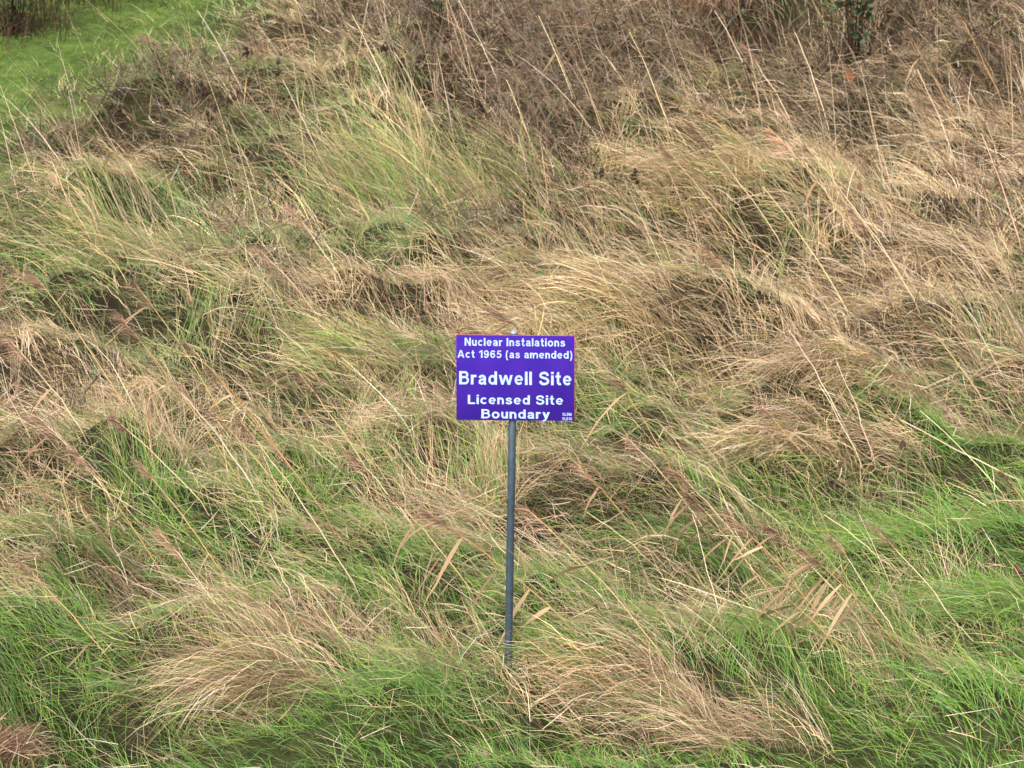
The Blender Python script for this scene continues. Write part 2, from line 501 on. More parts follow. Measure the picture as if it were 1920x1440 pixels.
# ------------------------------------------------------------------ mown lawn at the far left
def lawn_grass(n, acc, K=3):
    x, y = scatter(n * 5, 3.5, 19, 1.2, 1.2)
    keep = rng.random(len(x)) < lawn_mask(x, y)
    x, y = x[keep][:n], y[keep][:n]; N = len(x)
    cl = noise(x, y, .3, 22)
    L = rng.uniform(.02, .055, N) * (.5 + cl)
    P = arch(x, y, rng.uniform(0, 6.28, N), L, rng.uniform(.1, .9, N), rng.uniform(.8, 1.7, N), K, 1.0, None, np.zeros(N))
    c = pick(LAWN, N) * np.exp((noise(x, y, .5, 23) - .5) * .6 + (noise(x, y, .18, 35) - .5) * .9 + rng.normal(0, .15, N))[:, None]
    dry = rng.random(N) < .09 + .3 * (noise(x, y, .35, 24) > .66)
    c = np.where(dry[:, None], pick(BROWN, N), c)
    W = taper(N, K, rng.uniform(.0018, .0036, N))
    acc.add(*ribbons(P, W, np.repeat(c[:, None], K, 1)))

# ------------------------------------------------------------------ thin flowering stalks, dead herb stems
def stalks(n, y0, y1, acc, K=6):
    x, y = scatter(n, y0, y1, .9)
    lm = lawn_mask(x, y); g = field(G_F, x, y)
    keep = (rng.random(n) < (1 - lm) * np.clip(1.15 - g, .15, 1) * (1 - .95 * cleared(x, y)) * sstep(330, 520, LAWN_N(*project(x, y, base_z(x, y)))).clip(.12)) & (y > -.9)
    x, y = x[keep], y[keep]; N = len(x)
    up = sstep(2.5, 6, y)
    L = rng.uniform(.35, .95, N) * (.8 + .35 * up)
    p0 = rng.uniform(.1, .75, N) + (1 - up) * .25
    P = arch(x, y, flow(x, y) * .35 + math.radians(168) * .65 + rng.normal(0, .45, N), L, p0, p0 + rng.uniform(.05, .6, N), K, 1.3,
             rng.normal(0, .2, N), np.zeros(N))
    c = np.where((rng.random(N) < .22)[:, None], pick(BROWN, N), pick(STRAW, N)) * np.exp(rng.normal(.06, .15, N))[:, None]
    W = taper(N, K, rng.uniform(.0006, .0013, N) * (dist_of(x, y) / 8.2) ** .8)
    acc.add(*ribbons(P, W, np.repeat(c[:, None], K, 1), twist=.1))

def herb_tangle(n, acc, K=4):
    x, y = scatter(n * 4, 2.0, 15, 1.2)
    keep = rng.random(len(x)) < np.clip(patchy(P_F, x, y, 12) * 1.5 - .35, 0, 1) * (1 - lawn_mask(x, y)) * (1 - .8 * cleared(x, y))
    x, y = x[keep][:n], y[keep][:n]; N = len(x)
    zb = ground_z(x, y) + rng.uniform(0, .3, N) * noise(x, y, .6, 25) * 1.3
    L = rng.uniform(.08, .34, N)
    p0 = rng.uniform(.5, 1.9, N)
    P = arch(x, y, rng.uniform(0, 6.28, N), L, p0, p0 + rng.normal(.1, .45, N), K, 1.0, rng.normal(0, .5, N), np.zeros(N), base=zb)
    PUR = lin([(124, 102, 92), (108, 88, 80), (140, 118, 104), (96, 76, 66), (150, 126, 106), (118, 92, 74), (110, 112, 80), (128, 116, 102), (112, 104, 94), (122, 110, 104), (126, 118, 88)]) * (.74, .73, .68)
    c = pick(PUR, N) * np.exp(rng.normal(0, .2, N))[:, None]
    W = taper(N, K, rng.uniform(.0012, .0026, N) * (dist_of(x, y) / 9) ** .8)
    acc.add(*ribbons(P, W, np.repeat(c[:, None], K, 1)))

def litter(n, acc, K=3):
    """broken straws lying any way on top of the sward"""
    x, y = scatter(n, -1.3, 15, 1.3)
    g = field(G_F, x, y)
    keep = rng.random(n) < (1 - lawn_mask(x, y)) * np.clip(1.1 - .8 * g, .2, 1)
    x, y = x[keep], y[keep]; N = len(x)
    zb = ground_z(x, y) + rng.uniform(.02, .2, N)
    th = np.where(rng.random(N) < .5, flow(x, y) + rng.normal(0, .5, N), rng.uniform(0, 6.28, N))
    p0 = rng.normal(1.35, .3, N)
    P = arch(x, y, th, rng.uniform(.05, .22, N), p0, p0 + rng.normal(.1, .3, N), K, 1.0, rng.normal(0, .4, N), np.zeros(N), base=zb)
    c = np.where((rng.random(N) < .25)[:, None], pick(BROWN, N), pick(STRAW, N)) * np.exp(rng.normal(-.06, .16, N))[:, None]
    W = taper(N, K, rng.uniform(.0008, .0019, N) * (dist_of(x, y) / 8.2) ** .7)
    acc.add(*ribbons(P, W, np.repeat(c[:, None], K, 1)))

QUAL = 1.0
ag, ad = Acc(), Acc()
long_grass(int(18500 * QUAL), 13, -1.5, 16.5, ag, ad)
tag(link('lodged_green_grass', ag.mesh('lodged_green_grass'), M_GREEN), 'long green and olive grass combed over to the left', kind='stuff')
tag(link('lodged_dry_grass', ad.mesh('lodged_dry_grass'), M_DRY), 'long straw coloured dead grass lying flat across the bank', kind='stuff')
a = Acc(); under_grass(int(122000 * QUAL), -1.7, 14, a)
tag(link('short_grass', a.mesh('short_grass'), M_GREEN), 'short green grass growing up through the dead grass', kind='stuff')
a = Acc(); lawn_grass(int(70000 * QUAL), a)
tag(link('lawn_grass', a.mesh('lawn_grass'), M_GREEN), 'close cropped bright green lawn at the far left of the bank', kind='stuff')
a = Acc(); stalks(int(5600 * QUAL), -1.0, 16, a)
tag(link('grass_stalks', a.mesh('grass_stalks'), M_DRY), 'thin pale flowering stalks of grass standing above the matted sward', kind='stuff')
a = Acc(); herb_tangle(int(44000 * QUAL), a)
tag(link('dead_herb_stems', a.mesh('dead_herb_stems'), M_TWIG), 'tangle of purplish brown dead herb stems on the upper bank', kind='stuff')
a = Acc(); litter(int(25000 * QUAL), a)
tag(link('straw_litter', a.mesh('straw_litter'), M_DRY), 'broken pale straws scattered in every direction over the sward', kind='stuff')

# ------------------------------------------------------------------ the boundary sign
M_POST = mat_noise('post_paint', tuple(lin((66, 82, 95)) * .62), tuple(lin((76, 94, 108)) * .7), 45, .5, 0, .08)
M_GALV = mat_noise('galvanised_cap', (.22, .25, .28), (.34, .37, .40), 60, .5, .3)
M_PURPLE = mat_noise('purple_enamel', tuple(lin((56, 32, 142))), tuple(lin((66, 39, 154))), 9, .75, 0, 0, .05)
M_WHITE = mat_noise('white_vinyl', (.40, .53, .78), (.46, .59, .84), 12, .5, 0, 0, .3)
M_RED = mat_noise('red_edge', (.40, .06, .12), (.48, .08, .15), 20, .5)

YS = float(hit(952.5, 1250, ground_z)[1])
def on_plane(u, v, y):
    d = ray(u, v); t = (y - CAM[1]) / d[1]
    return CAM + d * t

PLACED = []
COLS = [(130, 'at the left edge'), (330, 'near the left edge'), (530, 'well left of the sign'), (740, 'left of the sign'), (966, 'just left of centre'),
        (1180, 'just right of centre'), (1400, 'right of the sign'), (1600, 'well right of the sign'), (1790, 'near the right edge'), (9999, 'at the right edge')]
ROWS = [(60, 'along the top edge'), (170, 'high on the bank'), (300, 'on the upper bank'), (430, 'midway between sign and top'), (560, 'a little above sign level'),
        (640, 'level with the board top'), (720, 'level with the board middle'), (800, 'level with the board bottom'), (900, 'level with the upper post'),
        (1010, 'level with the middle post'), (1110, 'level with the lower post'), (9999, 'level with the post foot')]
def placed(o, what, u, v):
    """the label is written at the end, once it is known which neighbours it must be told from"""
    PLACED.append((o, what, u, v))
def write_placed():
    cells = {}
    for o, what, u, v in PLACED:
        k = (what, next(t for a, t in COLS if u < a), next(t for a, t in ROWS if v < a))
        cells.setdefault(k, []).append((u, v, o))
    for (what, c, r), L in cells.items():
        L.sort(key=lambda q: q[0])
        n = len(L)
        for i, (u, v, o) in enumerate(L):
            pre = '' if n == 1 else ('leftmost ' if i == 0 else 'rightmost ' if i == n - 1 else 'middle ' if n == 3 else 'second ' if i == 1 else 'second last ')
            o['label'] = pre + what + ' ' + c + ', ' + r

def tube(pts, rad, seg=8, cap=True):
    """tube through points with a radius each -> V, F(tris)"""
    pts = np.asarray(pts, float); n = len(pts)
    T = np.gradient(pts, axis=0); T /= np.linalg.norm(T, axis=1, keepdims=True)
    ref = np.array([0, 1, 0]) if abs(T[0][1]) < .8 else np.array([1, 0, 0])
    H = np.cross(T, ref); H /= np.linalg.norm(H, axis=1, keepdims=True); B = np.cross(T, H)
    a = np.arange(seg) / seg * 2 * math.pi
    V = pts[:, None] + (H[:, None] * np.cos(a)[None, :, None] + B[:, None] * np.sin(a)[None, :, None]) * np.asarray(rad)[:, None, None]
    V = V.reshape(-1, 3); F = []
    for i in range(n - 1):
        for j in range(seg):
            k = (j + 1) % seg
            F += [(i * seg + j, i * seg + k, (i + 1) * seg + k), (i * seg + j, (i + 1) * seg + k, (i + 1) * seg + j)]
    if cap:
        V = np.concatenate([V, pts[:1], pts[-1:]]); c0, c1 = len(V) - 2, len(V) - 1
        for j in range(seg):
            k = (j + 1) % seg
            F += [(c0, k, j), (c1, (n - 1) * seg + j, (n - 1) * seg + k)]
    return V, np.array(F)

def tinted(name, V, F, c, mat, parent, origin, smooth=True, jitter=.06):
    col = np.repeat(np.asarray(c, float)[None], len(V), 0) * np.exp(np.random.default_rng(len(V)).normal(0, jitter, len(V)))[:, None]
    return link(name, raw_mesh(name, np.asarray(V) - np.asarray(origin), F, col, smooth), mat, parent)

pb = on_plane(952.7, 1256, YS); pt = on_plane(963.6, 627, YS)
root = empty('boundary_sign', (pb[0], YS, pb[2]),
             'purple notice board with white lettering on a slim grey post standing in the rough grass', 'sign')
R0 = np.array([pb[0], YS, pb[2]])
below = pb + (pb - pt) * .2
V, F = tube([below, pb, (pb + pt) / 2, pt], [.0135] * 4, 20)
link('post', raw_mesh('post', V - R0, F, smooth=False), M_POST, root)
for p in root.children[0].data.polygons: p.use_smooth = abs(p.normal.z) < .9
V, F = tube([pt + (0, 0, .0005), pt + (0, 0, .006), pt + (.0002, 0, .011), pt + (.0002, 0, .0135)], [.0128, .0128, .0115, .007], 20)
link('post_cap', raw_mesh('post_cap', V - R0, F, smooth=True), M_GALV, root)

YP = YS - .0175
corners = [on_plane(855.3, 628, YP), on_plane(1076.6, 630.3, YP), on_plane(1076.2, 789, YP), on_plane(856.2, 787.2, YP)]
def slab(c4, y0, y1, bev=.0006):
    """a thin plate with its four corners in order, between depths y0 (front) and y1, edges eased"""
    c4 = np.array(c4); m = c4.mean(0)
    rings = []
    for y, k in ((y0, 1 - bev * 8), (y0 + bev, 1), (y1 - bev, 1), (y1, 1 - bev * 8)):
        r = m + (c4 - m) * k; r[:, 1] = y; rings.append(r)
    V = np.concatenate(rings); F = [(0, 1, 2, 3), (15, 14, 13, 12)]
    for a in range(3):
        for j in range(4):
            k = (j + 1) % 4
            F.append((a * 4 + j, a * 4 + 4 + j, a * 4 + 4 + k, a * 4 + k))
    return V, np.array(F)
V, F = slab(corners, YP - .0015, YP + .0015)
panel = link('panel', raw_mesh('panel', V - R0, F), M_PURPLE, root)
# red edging strip seen along the top and the right hand side, set just behind the face
ed = np.array(corners); ed2 = ed.copy()
k = .0018
ed2[0] += (-.0004, 0, .0012); ed2[1] += (k, 0, .0012); ed2[2] += (k, 0, -.0006); ed2[3] += (-.0004, 0, -.0006)
V, F = slab(ed2, YP + .0018, YP + .0034, .0003)
link('edging', raw_mesh('edging', V - R0, F), M_RED, root)
# two clips holding the board on the post, behind it
for v in (665, 755):
    q = on_plane(962.5, v, YS)
    V, F = slab([q + (-.024, 0, .009), q + (.024, 0, .009), q + (.024, 0, -.009), q + (-.024, 0, -.009)], YP + .0038, YP + .0062, .0004)
    link('clip', raw_mesh('clip', V - R0, F), M_GALV, root)

# lettering: a heavy grotesque drawn in strokes; cap height 1
def E(cx, cy, rx, ry, a0, a1, n=18):
    t = np.radians(np.linspace(a0, a1, n))
    return [(cx + rx * math.cos(q), cy + ry * math.sin(q)) for q in t]
def sm(p, n=5):
    p = [np.array(q, float) for q in p]; p = [2 * p[0] - p[1]] + p + [2 * p[-1] - p[-2]]; out = []
    for i in range(1, len(p) - 2):
        for t in np.linspace(0, 1, n, endpoint=False):
            a, b, c, d = p[i - 1:i + 3]
            out.append(.5 * (2 * b + (c - a) * t + (2 * a - 5 * b + 4 * c - d) * t * t + (3 * b - a - 3 * c + d) * t ** 3))
    out.append(p[-2]); return [tuple(q) for q in out]
def rc(a, b, c, d): return ('P', [(a, b), (c, b), (c, d), (a, d)])
def pl(*p): return ('P', list(p))
def st(p, w=.2): return ('S', p, w)
narch = [(.1, .36), (.15, .55), (.3, .64), (.44, .59), (.5, .42), (.5, .2), (.5, 0)]
GL = {
 'N': (.77, [rc(0, 0, .2, 1), rc(.57, 0, .77, 1), pl((0, 1), (.22, 1), (.77, 0), (.55, 0))]),
 'A': (.90, [pl((0, 0), (.215, 0), (.50, 1), (.34, 1)), pl((.9, 0), (.685, 0), (.40, 1), (.56, 1)), rc(.2, .22, .7, .38)]),
 'B': (.76, [rc(0, 0, .21, 1), st([(.1, .912), (.38, .912)] + E(.42, .73, .20, .182, 90, -90) + [(.1, .548)], .178),
             st([(.1, .548), (.42, .548)] + E(.45, .318, .215, .23, 90, -90) + [(.1, .088)], .178)]),
 'S': (.80, [st(sm([(.68, .69), (.63, .83), (.5, .905), (.37, .912), (.2, .86), (.13, .73), (.19, .61), (.36, .545), (.5, .5), (.65, .42), (.70, .28), (.63, .15), (.48, .088), (.35, .088), (.18, .15), (.1, .31)]), .19)]),
 'L': (.66, [rc(0, 0, .21, 1), rc(0, 0, .66, .17)]),
 'I': (.21, [rc(0, 0, .21, 1)]),
 'M': (.90, [rc(0, 0, .19, 1), rc(.71, 0, .9, 1), pl((0, 1), (.24, 1), (.53, 0), (.37, 0)), pl((.9, 1), (.66, 1), (.37, 0), (.53, 0))]),
 '1': (.50, [rc(.28, 0, .48, 1), pl((.04, .62), (.04, .80), (.32, 1), (.32, .80))]),
 '9': (.68, [st(E(.33, .67, .225, .24, 0, 360, 26), .18), st(sm([(.56, .7), (.575, .5), (.54, .27), (.45, .13), (.32, .085), (.19, .12), (.1, .25)]), .18)]),
 '6': (.68, [st([(.68 - x, 1 - y) for x, y in E(.33, .67, .225, .24, 0, 360, 26)], .18), st([(.68 - x, 1 - y) for x, y in sm([(.56, .7), (.575, .5), (.54, .27), (.45, .13), (.32, .085), (.19, .12), (.1, .25)])], .18)]),
 '5': (.66, [rc(.14, .83, .61, .985), pl((.07, .46), (.25, .48), (.30, .9), (.14, .9)), st(sm([(.14, .5), (.28, .585), (.44, .56), (.555, .42), (.555, .27), (.45, .125), (.3, .085), (.17, .13), (.09, .25)]), .18)]),
 '0': (.67, [st(E(.335, .5, .24, .41, 0, 360, 26), .19)]),
 '(': (.34, [st(sm([(.27, 1.0), (.15, .78), (.1, .37), (.15, -.05), (.27, -.27)]), .17)]),
 ')': (.34, [st(sm([(.07, 1.0), (.19, .78), (.24, .37), (.19, -.05), (.07, -.27)]), .17)]),
 'a': (.62, [st(sm([(.1, .5), (.16, .6), (.3, .645), (.43, .61), (.49, .48), (.49, .18), (.54, 0)]), .19),
             st(sm([(.49, .42), (.3, .37), (.15, .315), (.1, .2), (.16, .1), (.28, .082), (.42, .14), (.49, .28)]), .17)]),
 'c': (.62, [st(E(.335, .365, .24, .28, 42, 318), .19)]),
 'd': (.67, [rc(.47, 0, .67, 1), st(E(.325, .365, .225, .28, 0, 360, 26), .185)]),
 'e': (.66, [st(E(.335, .365, .24, .285, 2, 322), .18), rc(.12, .305, .60, .425)]),
 'i': (.20, [rc(0, 0, .2, .73), rc(0, .83, .2, 1)]),
 'l': (.20, [rc(0, 0, .2, 1)]),
 'm': (1.03, [rc(0, 0, .2, .73), st(sm([(.1, .36), (.15, .56), (.28, .64), (.40, .6), (.44, .45), (.44, .2), (.44, 0)]), .18), st(sm([(.5, .36), (.55, .56), (.7, .64), (.88, .6), (.93, .45), (.93, .2), (.93, 0)]), .19)]),
 'n': (.60, [rc(0, 0, .2, .73), st(sm(narch), .19)]),
 'o': (.69, [st(E(.345, .365, .25, .285, 0, 360, 26), .19)]),
 'r': (.43, [rc(0, 0, .2, .73), st(sm([(.1, .33), (.13, .53), (.25, .63), (.42, .635)]), .19)]),
 's': (.62, [st(sm([(.52, .5), (.45, .605), (.3, .645), (.16, .6), (.125, .52), (.18, .43), (.35, .37), (.49, .3), (.52, .2), (.45, .115), (.3, .082), (.15, .12), (.08, .23)]), .175)]),
 't': (.43, [st(sm([(.2, .98), (.2, .6), (.2, .24), (.25, .11), (.34, .09), (.42, .1)]), .19), rc(.01, .575, .41, .73)]),
 'u': (.60, [rc(.4, 0, .6, .73), st([(.6 - x, .73 - y) for x, y in sm(narch)], .19)]),
 'w': (1.06, [pl((0, .73), (.2, .73), (.37, 0), (.2, 0)), pl((.2, 0), (.37, 0), (.61, .73), (.45, .73)), pl((1.06, .73), (.86, .73), (.69, 0), (.86, 0)), pl((.86, 0), (.69, 0), (.45, .73), (.61, .73))]),
 'y': (.65, [pl((0, .73), (.215, .73), (.42, .1), (.24, .0)), pl((.65, .73), (.435, .73), (.215, 0), (.39, -.03)), st(sm([(.31, .02), (.25, -.13), (.16, -.195), (.04, -.195)]), .165)]),
}
def stroke_strip(p, w):
    p = np.array(p); t = np.gradient(p, axis=0); t /= np.linalg.norm(t, axis=1, keepdims=True) + 1e-9
    n = np.stack([-t[:, 1], t[:, 0]], 1) * w * .93 / 2
    V = np.empty((2 * len(p), 2)); V[0::2] = p - n; V[1::2] = p + n
    F = []
    for i in range(len(p) - 1): F += [(2 * i, 2 * i + 1, 2 * i + 3), (2 * i, 2 * i + 3, 2 * i + 2)]
    return V, F
def text_line(body, u0, u1, v_cap, v_base, skew):
    """one printed line fitted between two columns, its capitals between two rows of the board"""
    V, F, Dp, x, n, k = [], [], [], 0, 0, 0
    words = [(V, F, Dp)]
    for ch in body:
        if ch == ' ':
            x += .39; n = 0; V, F, Dp = [], [], []; words.append((V, F, Dp)); continue
        w, parts = GL[ch]
        for pt_ in parts:
            if pt_[0] == 'P':
                v = np.array(pt_[1]); f = [(0, 1, 2), (0, 2, 3)]
            else: v, f = stroke_strip(pt_[1], pt_[2])
            V.append(v + (x, 0)); F.append(np.array(f) + n); n += len(v)
            k = (k + 1) % 5; Dp.append(np.full(len(v), k * .00006))
        x += w + .13
    wid = x - .13
    for V_, F_, D_ in words:
        V_ = np.concatenate(V_); D_ = np.concatenate(D_)
        U = u0 + V_[:, 0] / wid * (u1 - u0)
        W = v_base + (v_cap - v_base) * V_[:, 1] + (U - 966) * skew
        P = np.array([on_plane(a, b, YP - .0021) for a, b in zip(U, W)])
        P[:, 1] -= D_
        link('lettering', raw_mesh('lettering', P - R0, np.concatenate(F_)), M_WHITE, panel)
SK = .009
text_line('Nuclear Instalations', 871.2, 1059.8, 634.0, 649.0, SK)
text_line('Act 1965 (as amended)', 857.6, 1073.2, 657.2, 671.6, SK)
text_line('Bradwell Site', 860.8, 1071.6, 696.6, 721.6, SK)
text_line('Licensed Site', 877.2, 1055.8, 741.0, 758.2, SK)
text_line('Boundary', 902.6, 1031, 767.6, 784.8, SK)
text_line('SLBM', 1054.2, 1071.8, 773.2, 778.6, SK)
text_line('SLB10', 1054.0, 1072.6, 781.6, 787.0, SK)

# ------------------------------------------------------------------ tussocks that stand out
def tussock(u, v, nb, L, th, sx, sy, ph0, ph1, mix, label, name='grass_tussock', w=.0014, group=None, spread=.3):
    """mix: weights of straw, gold, brown, olive, green"""
    c0 = hit(u, v, ground_z)
    ncl = max(8, nb // 16)
    cx = c0[0] + rng.normal(0, sx, ncl); cy = c0[1] + rng.normal(0, sy, ncl)
    ct = math.radians(th) + rng.normal(0, spread, ncl); cl = L * rng.uniform(.45, 1.12, ncl)
    idx = rng.integers(0, ncl, nb)
    x = cx[idx] + rng.normal(0, .035, nb); y = cy[idx] + rng.normal(0, .03, nb)
    K = 7
    P = arch(x, y, ct[idx] + rng.normal(0, .27, nb), cl[idx] * rng.uniform(.55, 1.1, nb), np.clip(rng.normal(ph0, .22, nb), 0, 1.5),
             rng.normal(ph1, .25, nb), K, rng.uniform(.7, 1.5, nb)[:, None], rng.normal(0, .3, nb), rng.uniform(.02, .13, nb))
    P += rng.normal(0, .008, P.shape) * np.linspace(0, 1, K)[None, :, None]
    mix = np.array(mix, float); mix /= mix.sum()
    ch = rng.choice(5, nb, p=mix)
    clch = rng.choice(5, ncl, p=mix)
    ch = np.where(rng.random(nb) < .5, clch[idx], ch)
    c = np.choose(ch[:, None], [pick(q, nb) for q in (STRAW, GOLD, BROWN, OLIVE, GREEN)])
    c = c * (np.exp(rng.normal(0, .24, ncl))[idx] * np.exp(rng.normal(0, .16, nb)))[:, None]
    d = float(dist_of(c0[0], c0[1]))
    W = taper(nb, K, rng.uniform(.6, 1.2, nb) * w * (d / 8.2) ** .8)
    V, F, Cc = ribbons(P, W, np.repeat(c[:, None], K, 1))
    o = link(name, raw_mesh(name, V - c0, F, Cc), M_DRY); o.location = c0
    tag(o, label, 'grass tuft', group)
T = tussock
T(540, 1300, 1700, .66, 172, .10, .04, .55, 2.45, (7, .6, 4, 1.6, 1), 'large straw tussock arching over to the left above short green grass at lower left', w=.0012, spread=.42)
T(1420, 1400, 520, .42, 165, .12, .035, .7, 2.1, (6, .5, 2.4, .8, .8), 'brown swathe lying along the short green grass below and right of the post', w=.0012, spread=.45)
T(1270, 1350, 520, .40, 165, .10, .03, .7, 2.1, (7, .3, 2, .6, .6), 'straw tuft between the bleached tuft and the brown swathe right of the post foot', w=.0012, spread=.45)
T(1120, 1300, 700, .40, 172, .12, .035, .6, 2.2, (8, .2, 2, .3, .5), 'bleached tuft with curled white tips just right of and in front of the post foot')
T(850, 420, 2600, .85, 148, .30, .16, .45, 1.5, (3, 2.2, .5, 4, 1), 'tall yellow green tussock leaning left on the bank above the sign')
T(1330, 330, 1300, .55, 185, .28, .2, .5, 1.9, (5, 2, 1, 2, 0), 'pale domed tussock of fine grass right of the brown herb stems')
T(690, 655, 1200, .5, 165, .22, .1, .8, 1.7, (2, 2.5, .3, 3.5, 1.5), 'streaky green and yellow tussock to the left of the top of the sign')
T(230, 500, 1200, .6, 165, .25, .15, .6, 1.8, (2, 2, .5, 4, 1), 'olive green tussock swept flat near the left edge above a dark hollow')
T(1490, 840, 900, .36, 200, .12, .08, .5, 2.2, (5, .5, 2, 1, .5), 'small tussock with pale blades hanging over a dark hollow right of the sign')
T(1620, 690, 1100, .5, 215, .2, .1, 1.0, 2.0, (5, 1, 2, .6, .2), 'tan tussock with blades slanting down to the left over the hollow at right')
T(1000, 1275, 200, .16, 170, .1, .03, .3, 1.6, (4, .4, 1, 2, 3), 'short mixed straw and green tuft hiding the foot of the post')
T(915, 945, 420, .34, 110, .06, .05, .1, .6, (4, 1, 0, 3, 3), 'upright pale green tuft close behind the left side of the post')
T(720, 20, 1100, .6, 235, .35, .2, .5, 2.1, (2, 2, 2, 3, .3), 'yellowish tussock overhanging a dark hollow at the top edge left of centre')
T(1420, -30, 1500, .75, 250, .4, .12, .5, 2.4, (4, .5, 4, .3, 0), 'tan grass hanging like hair over the dark hollow at the top edge right of centre')
T(1120, 560, 1300, .55, 170, .35, .15, .9, 1.9, (6, 2, 1, 1, 0), 'pale swept tussock directly behind and above the sign')
T(-10, 1425, 500, .22, 20, .05, .04, .1, 1.9, (1, 0, 9, 0, 0), 'small withered brown tuft at the bottom left corner', w=.0018)
T(1900, 1150, 800, .34, 175, .15, .07, .8, 1.9, (.5, .2, .6, 1.5, 5), 'dark green tussock at the right edge level with the foot of the post')

# ------------------------------------------------------------------ reeds
REEDC = lin([(206, 178, 130), (196, 166, 112), (216, 196, 158), (188, 152, 100), (180, 146, 98)])
PLUME = lin([(156, 124, 102), (136, 108, 88), (176, 146, 122), (122, 98, 82), (166, 134, 108)])
LEAFC = lin([(172, 144, 112), (152, 124, 96), (176, 150, 118), (134, 108, 84), (160, 132, 102)])

def leaf_mesh(root_p, dirv, L, w, c, droop, origin):
    K = 8; s = np.linspace(0, 1, K)
    d = np.array(dirv, float); d /= np.linalg.norm(d)
    P = root_p[None] + d[None] * (L * s)[:, None]
    P[:, 2] -= droop * L * s ** 2
    P[:, 0] += rng.normal(0, .004, K).cumsum() * s
    W = w * np.minimum(1, .35 + 2.2 * s) * (1 - s ** 1.5)
    col = np.repeat((c * math.exp(rng.normal(0, .15)))[None], K, 0)
    return ribbons(P[None], W[None], col[None], roll=np.array([rng.uniform(-1.0, 1.0)]), twist=.7)

def reed(tip, base, dy=.12, plume=.17, leaves=0, label=None, group=None, pale=None, rad=.0024, leaf_len=.24, curve=.04, name='reed', up=.1):
    b = hit(base[0], base[1], ground_z)
    t = on_plane(tip[0], tip[1], b[1] + dy)
    gz = ground_z(t[0], t[1]) + .05
    for _ in range(40):
        if t[2] >= gz: break
        dy -= .05; t = on_plane(tip[0], tip[1], b[1] + dy); gz = ground_z(t[0], t[1]) + .05
    r = empty(name, b, label, 'reed', group)
    K = 9; s = np.linspace(0, 1, K)[:, None]
    dvec = t - b; Ln = np.linalg.norm(dvec)
    P = b + dvec * s
    P[:, 2] += (curve * Ln * 4 * (s * (1 - s)))[:, 0]
    P += rng.normal(0, .003, P.shape) * s * (1 - s) * 4
    P[0, 2] -= .03
    sc = (float(dist_of(b[0], b[1])) / 8.2) ** .6
    c = pick(REEDC, 1)[0] if pale is None else lin(pale)
    V, F = tube(P, rad * sc * np.linspace(1.15, .55, K), 5)
    tinted('stem', V, F, c * 1.1, M_REED, r, b)
    tdir = (P[-1] - P[-2]) / np.linalg.norm(P[-1] - P[-2])
    if plume:
        N, KK = int(rng.integers(70, 130)), 5
        plume *= rng.uniform(.65, 1.2); ptone = math.exp(rng.normal(0, .22))
        f = rng.random(N) ** .8
        at_ = P[-1] - tdir * (plume * (1 - f))[:, None] * .85
        side = np.array([-.55, -.15, -.35]) * rng.uniform(.5, 1.6) + rng.normal(0, .18, 3)
        d0 = tdir + rng.normal(0, .3, (N, 3)) + side * rng.uniform(0, .6, N)[:, None]
        d0 /= np.linalg.norm(d0, axis=1, keepdims=True)
        Lp = plume * rng.uniform(.28, .6, N) * (1.15 - .5 * f)
        q = np.linspace(0, 1, KK)
        PP = at_[:, None] + d0[:, None] * (Lp[:, None] * q)[..., None] + (side * np.array([1, 1, 1.2]))[None, None] * (Lp[:, None] * q ** 2 * rng.uniform(.2, .8, N)[:, None])[..., None]
        PP += rng.normal(0, .0025, PP.shape) * q[None, :, None]
        cc = ptone * pick(PLUME, N) * np.exp(rng.normal(0, .16, N))[:, None]
        W = np.repeat((rng.uniform(.0008, .0018, N) * sc)[:, None], KK, 1) * (1 - .6 * q[None])
        V, F, Cc = ribbons(PP, W, np.repeat(cc[:, None], KK, 1))
        link('seed_head', raw_mesh('seed_head', V - b, F, Cc), M_REED, r)
    for i in range(leaves):
        f = rng.uniform(.25, .85) if leaves < 6 else np.clip(.25 + .62 * i / (leaves - 1) + rng.normal(0, .05), .1, .95)
        a = b + (t - b) * f; a[2] = np.interp(f, s[:, 0], P[:, 2])
        ang = rng.normal(0, .45)
        dv = np.array([-.75, -.2 + ang, (-.55 if leaves < 6 else -.42) + rng.normal(0, .3)])
        if leaves < 6 and rng.random() < .2: dv = np.array([.8, .1 + ang, -.1 + rng.normal(0, .2)])
        V, F, Cc = leaf_mesh(a, dv, leaf_len * rng.uniform(.4, 1.2), (.0062 if leaves < 6 else .0088) * sc * rng.uniform(.5, 1.3), pick(LEAFC, 1)[0], rng.uniform(.0, .7), b)
        link('leaf', raw_mesh('leaf', V - b, F, Cc), M_REED, r)
    return r

G1 = 'plumed reeds leaning left through the rough grass'
reed((1440, 985), (1640, 1200), .05, .2, 11, 'reed with a fan of broad tan leaves hanging down to the left at lower right', None, leaf_len=.3, rad=.003)
reed((1368, 965), (1560, 1185), .06, .16, 9, 'reed with many drooping brown leaves just left of the broad leaved fan reed', None, leaf_len=.27, rad=.0026)
reed((1290, 925), (1470, 1150), .06, .17, 8, 'reed with ragged brown leaves and a drooping plume above the long lying reed stem', None, leaf_len=.25, rad=.0026)
reed((1400, 1062), (1600, 1245), .02, 0, 9, 'broken reed with torn brown leaves and no plume in front of the fan reed', None, leaf_len=.26, rad=.0026)
reed((1505, 1030), (1715, 1250), .05, .13, 9, 'reed with brown leaves crossing the grass just right of the broad leaved fan reed', None, leaf_len=.28, rad=.0026)
reed((800, 962), (1090, 1195), .12, .2, 6, 'leafy reed whose straw stem passes behind the post with its plume to the left', None, leaf_len=.26, rad=.0028)
reed((985, 952), (1275, 1270), .1, .19, 2, 'reed with a heavy drooping brown plume just right of the post')
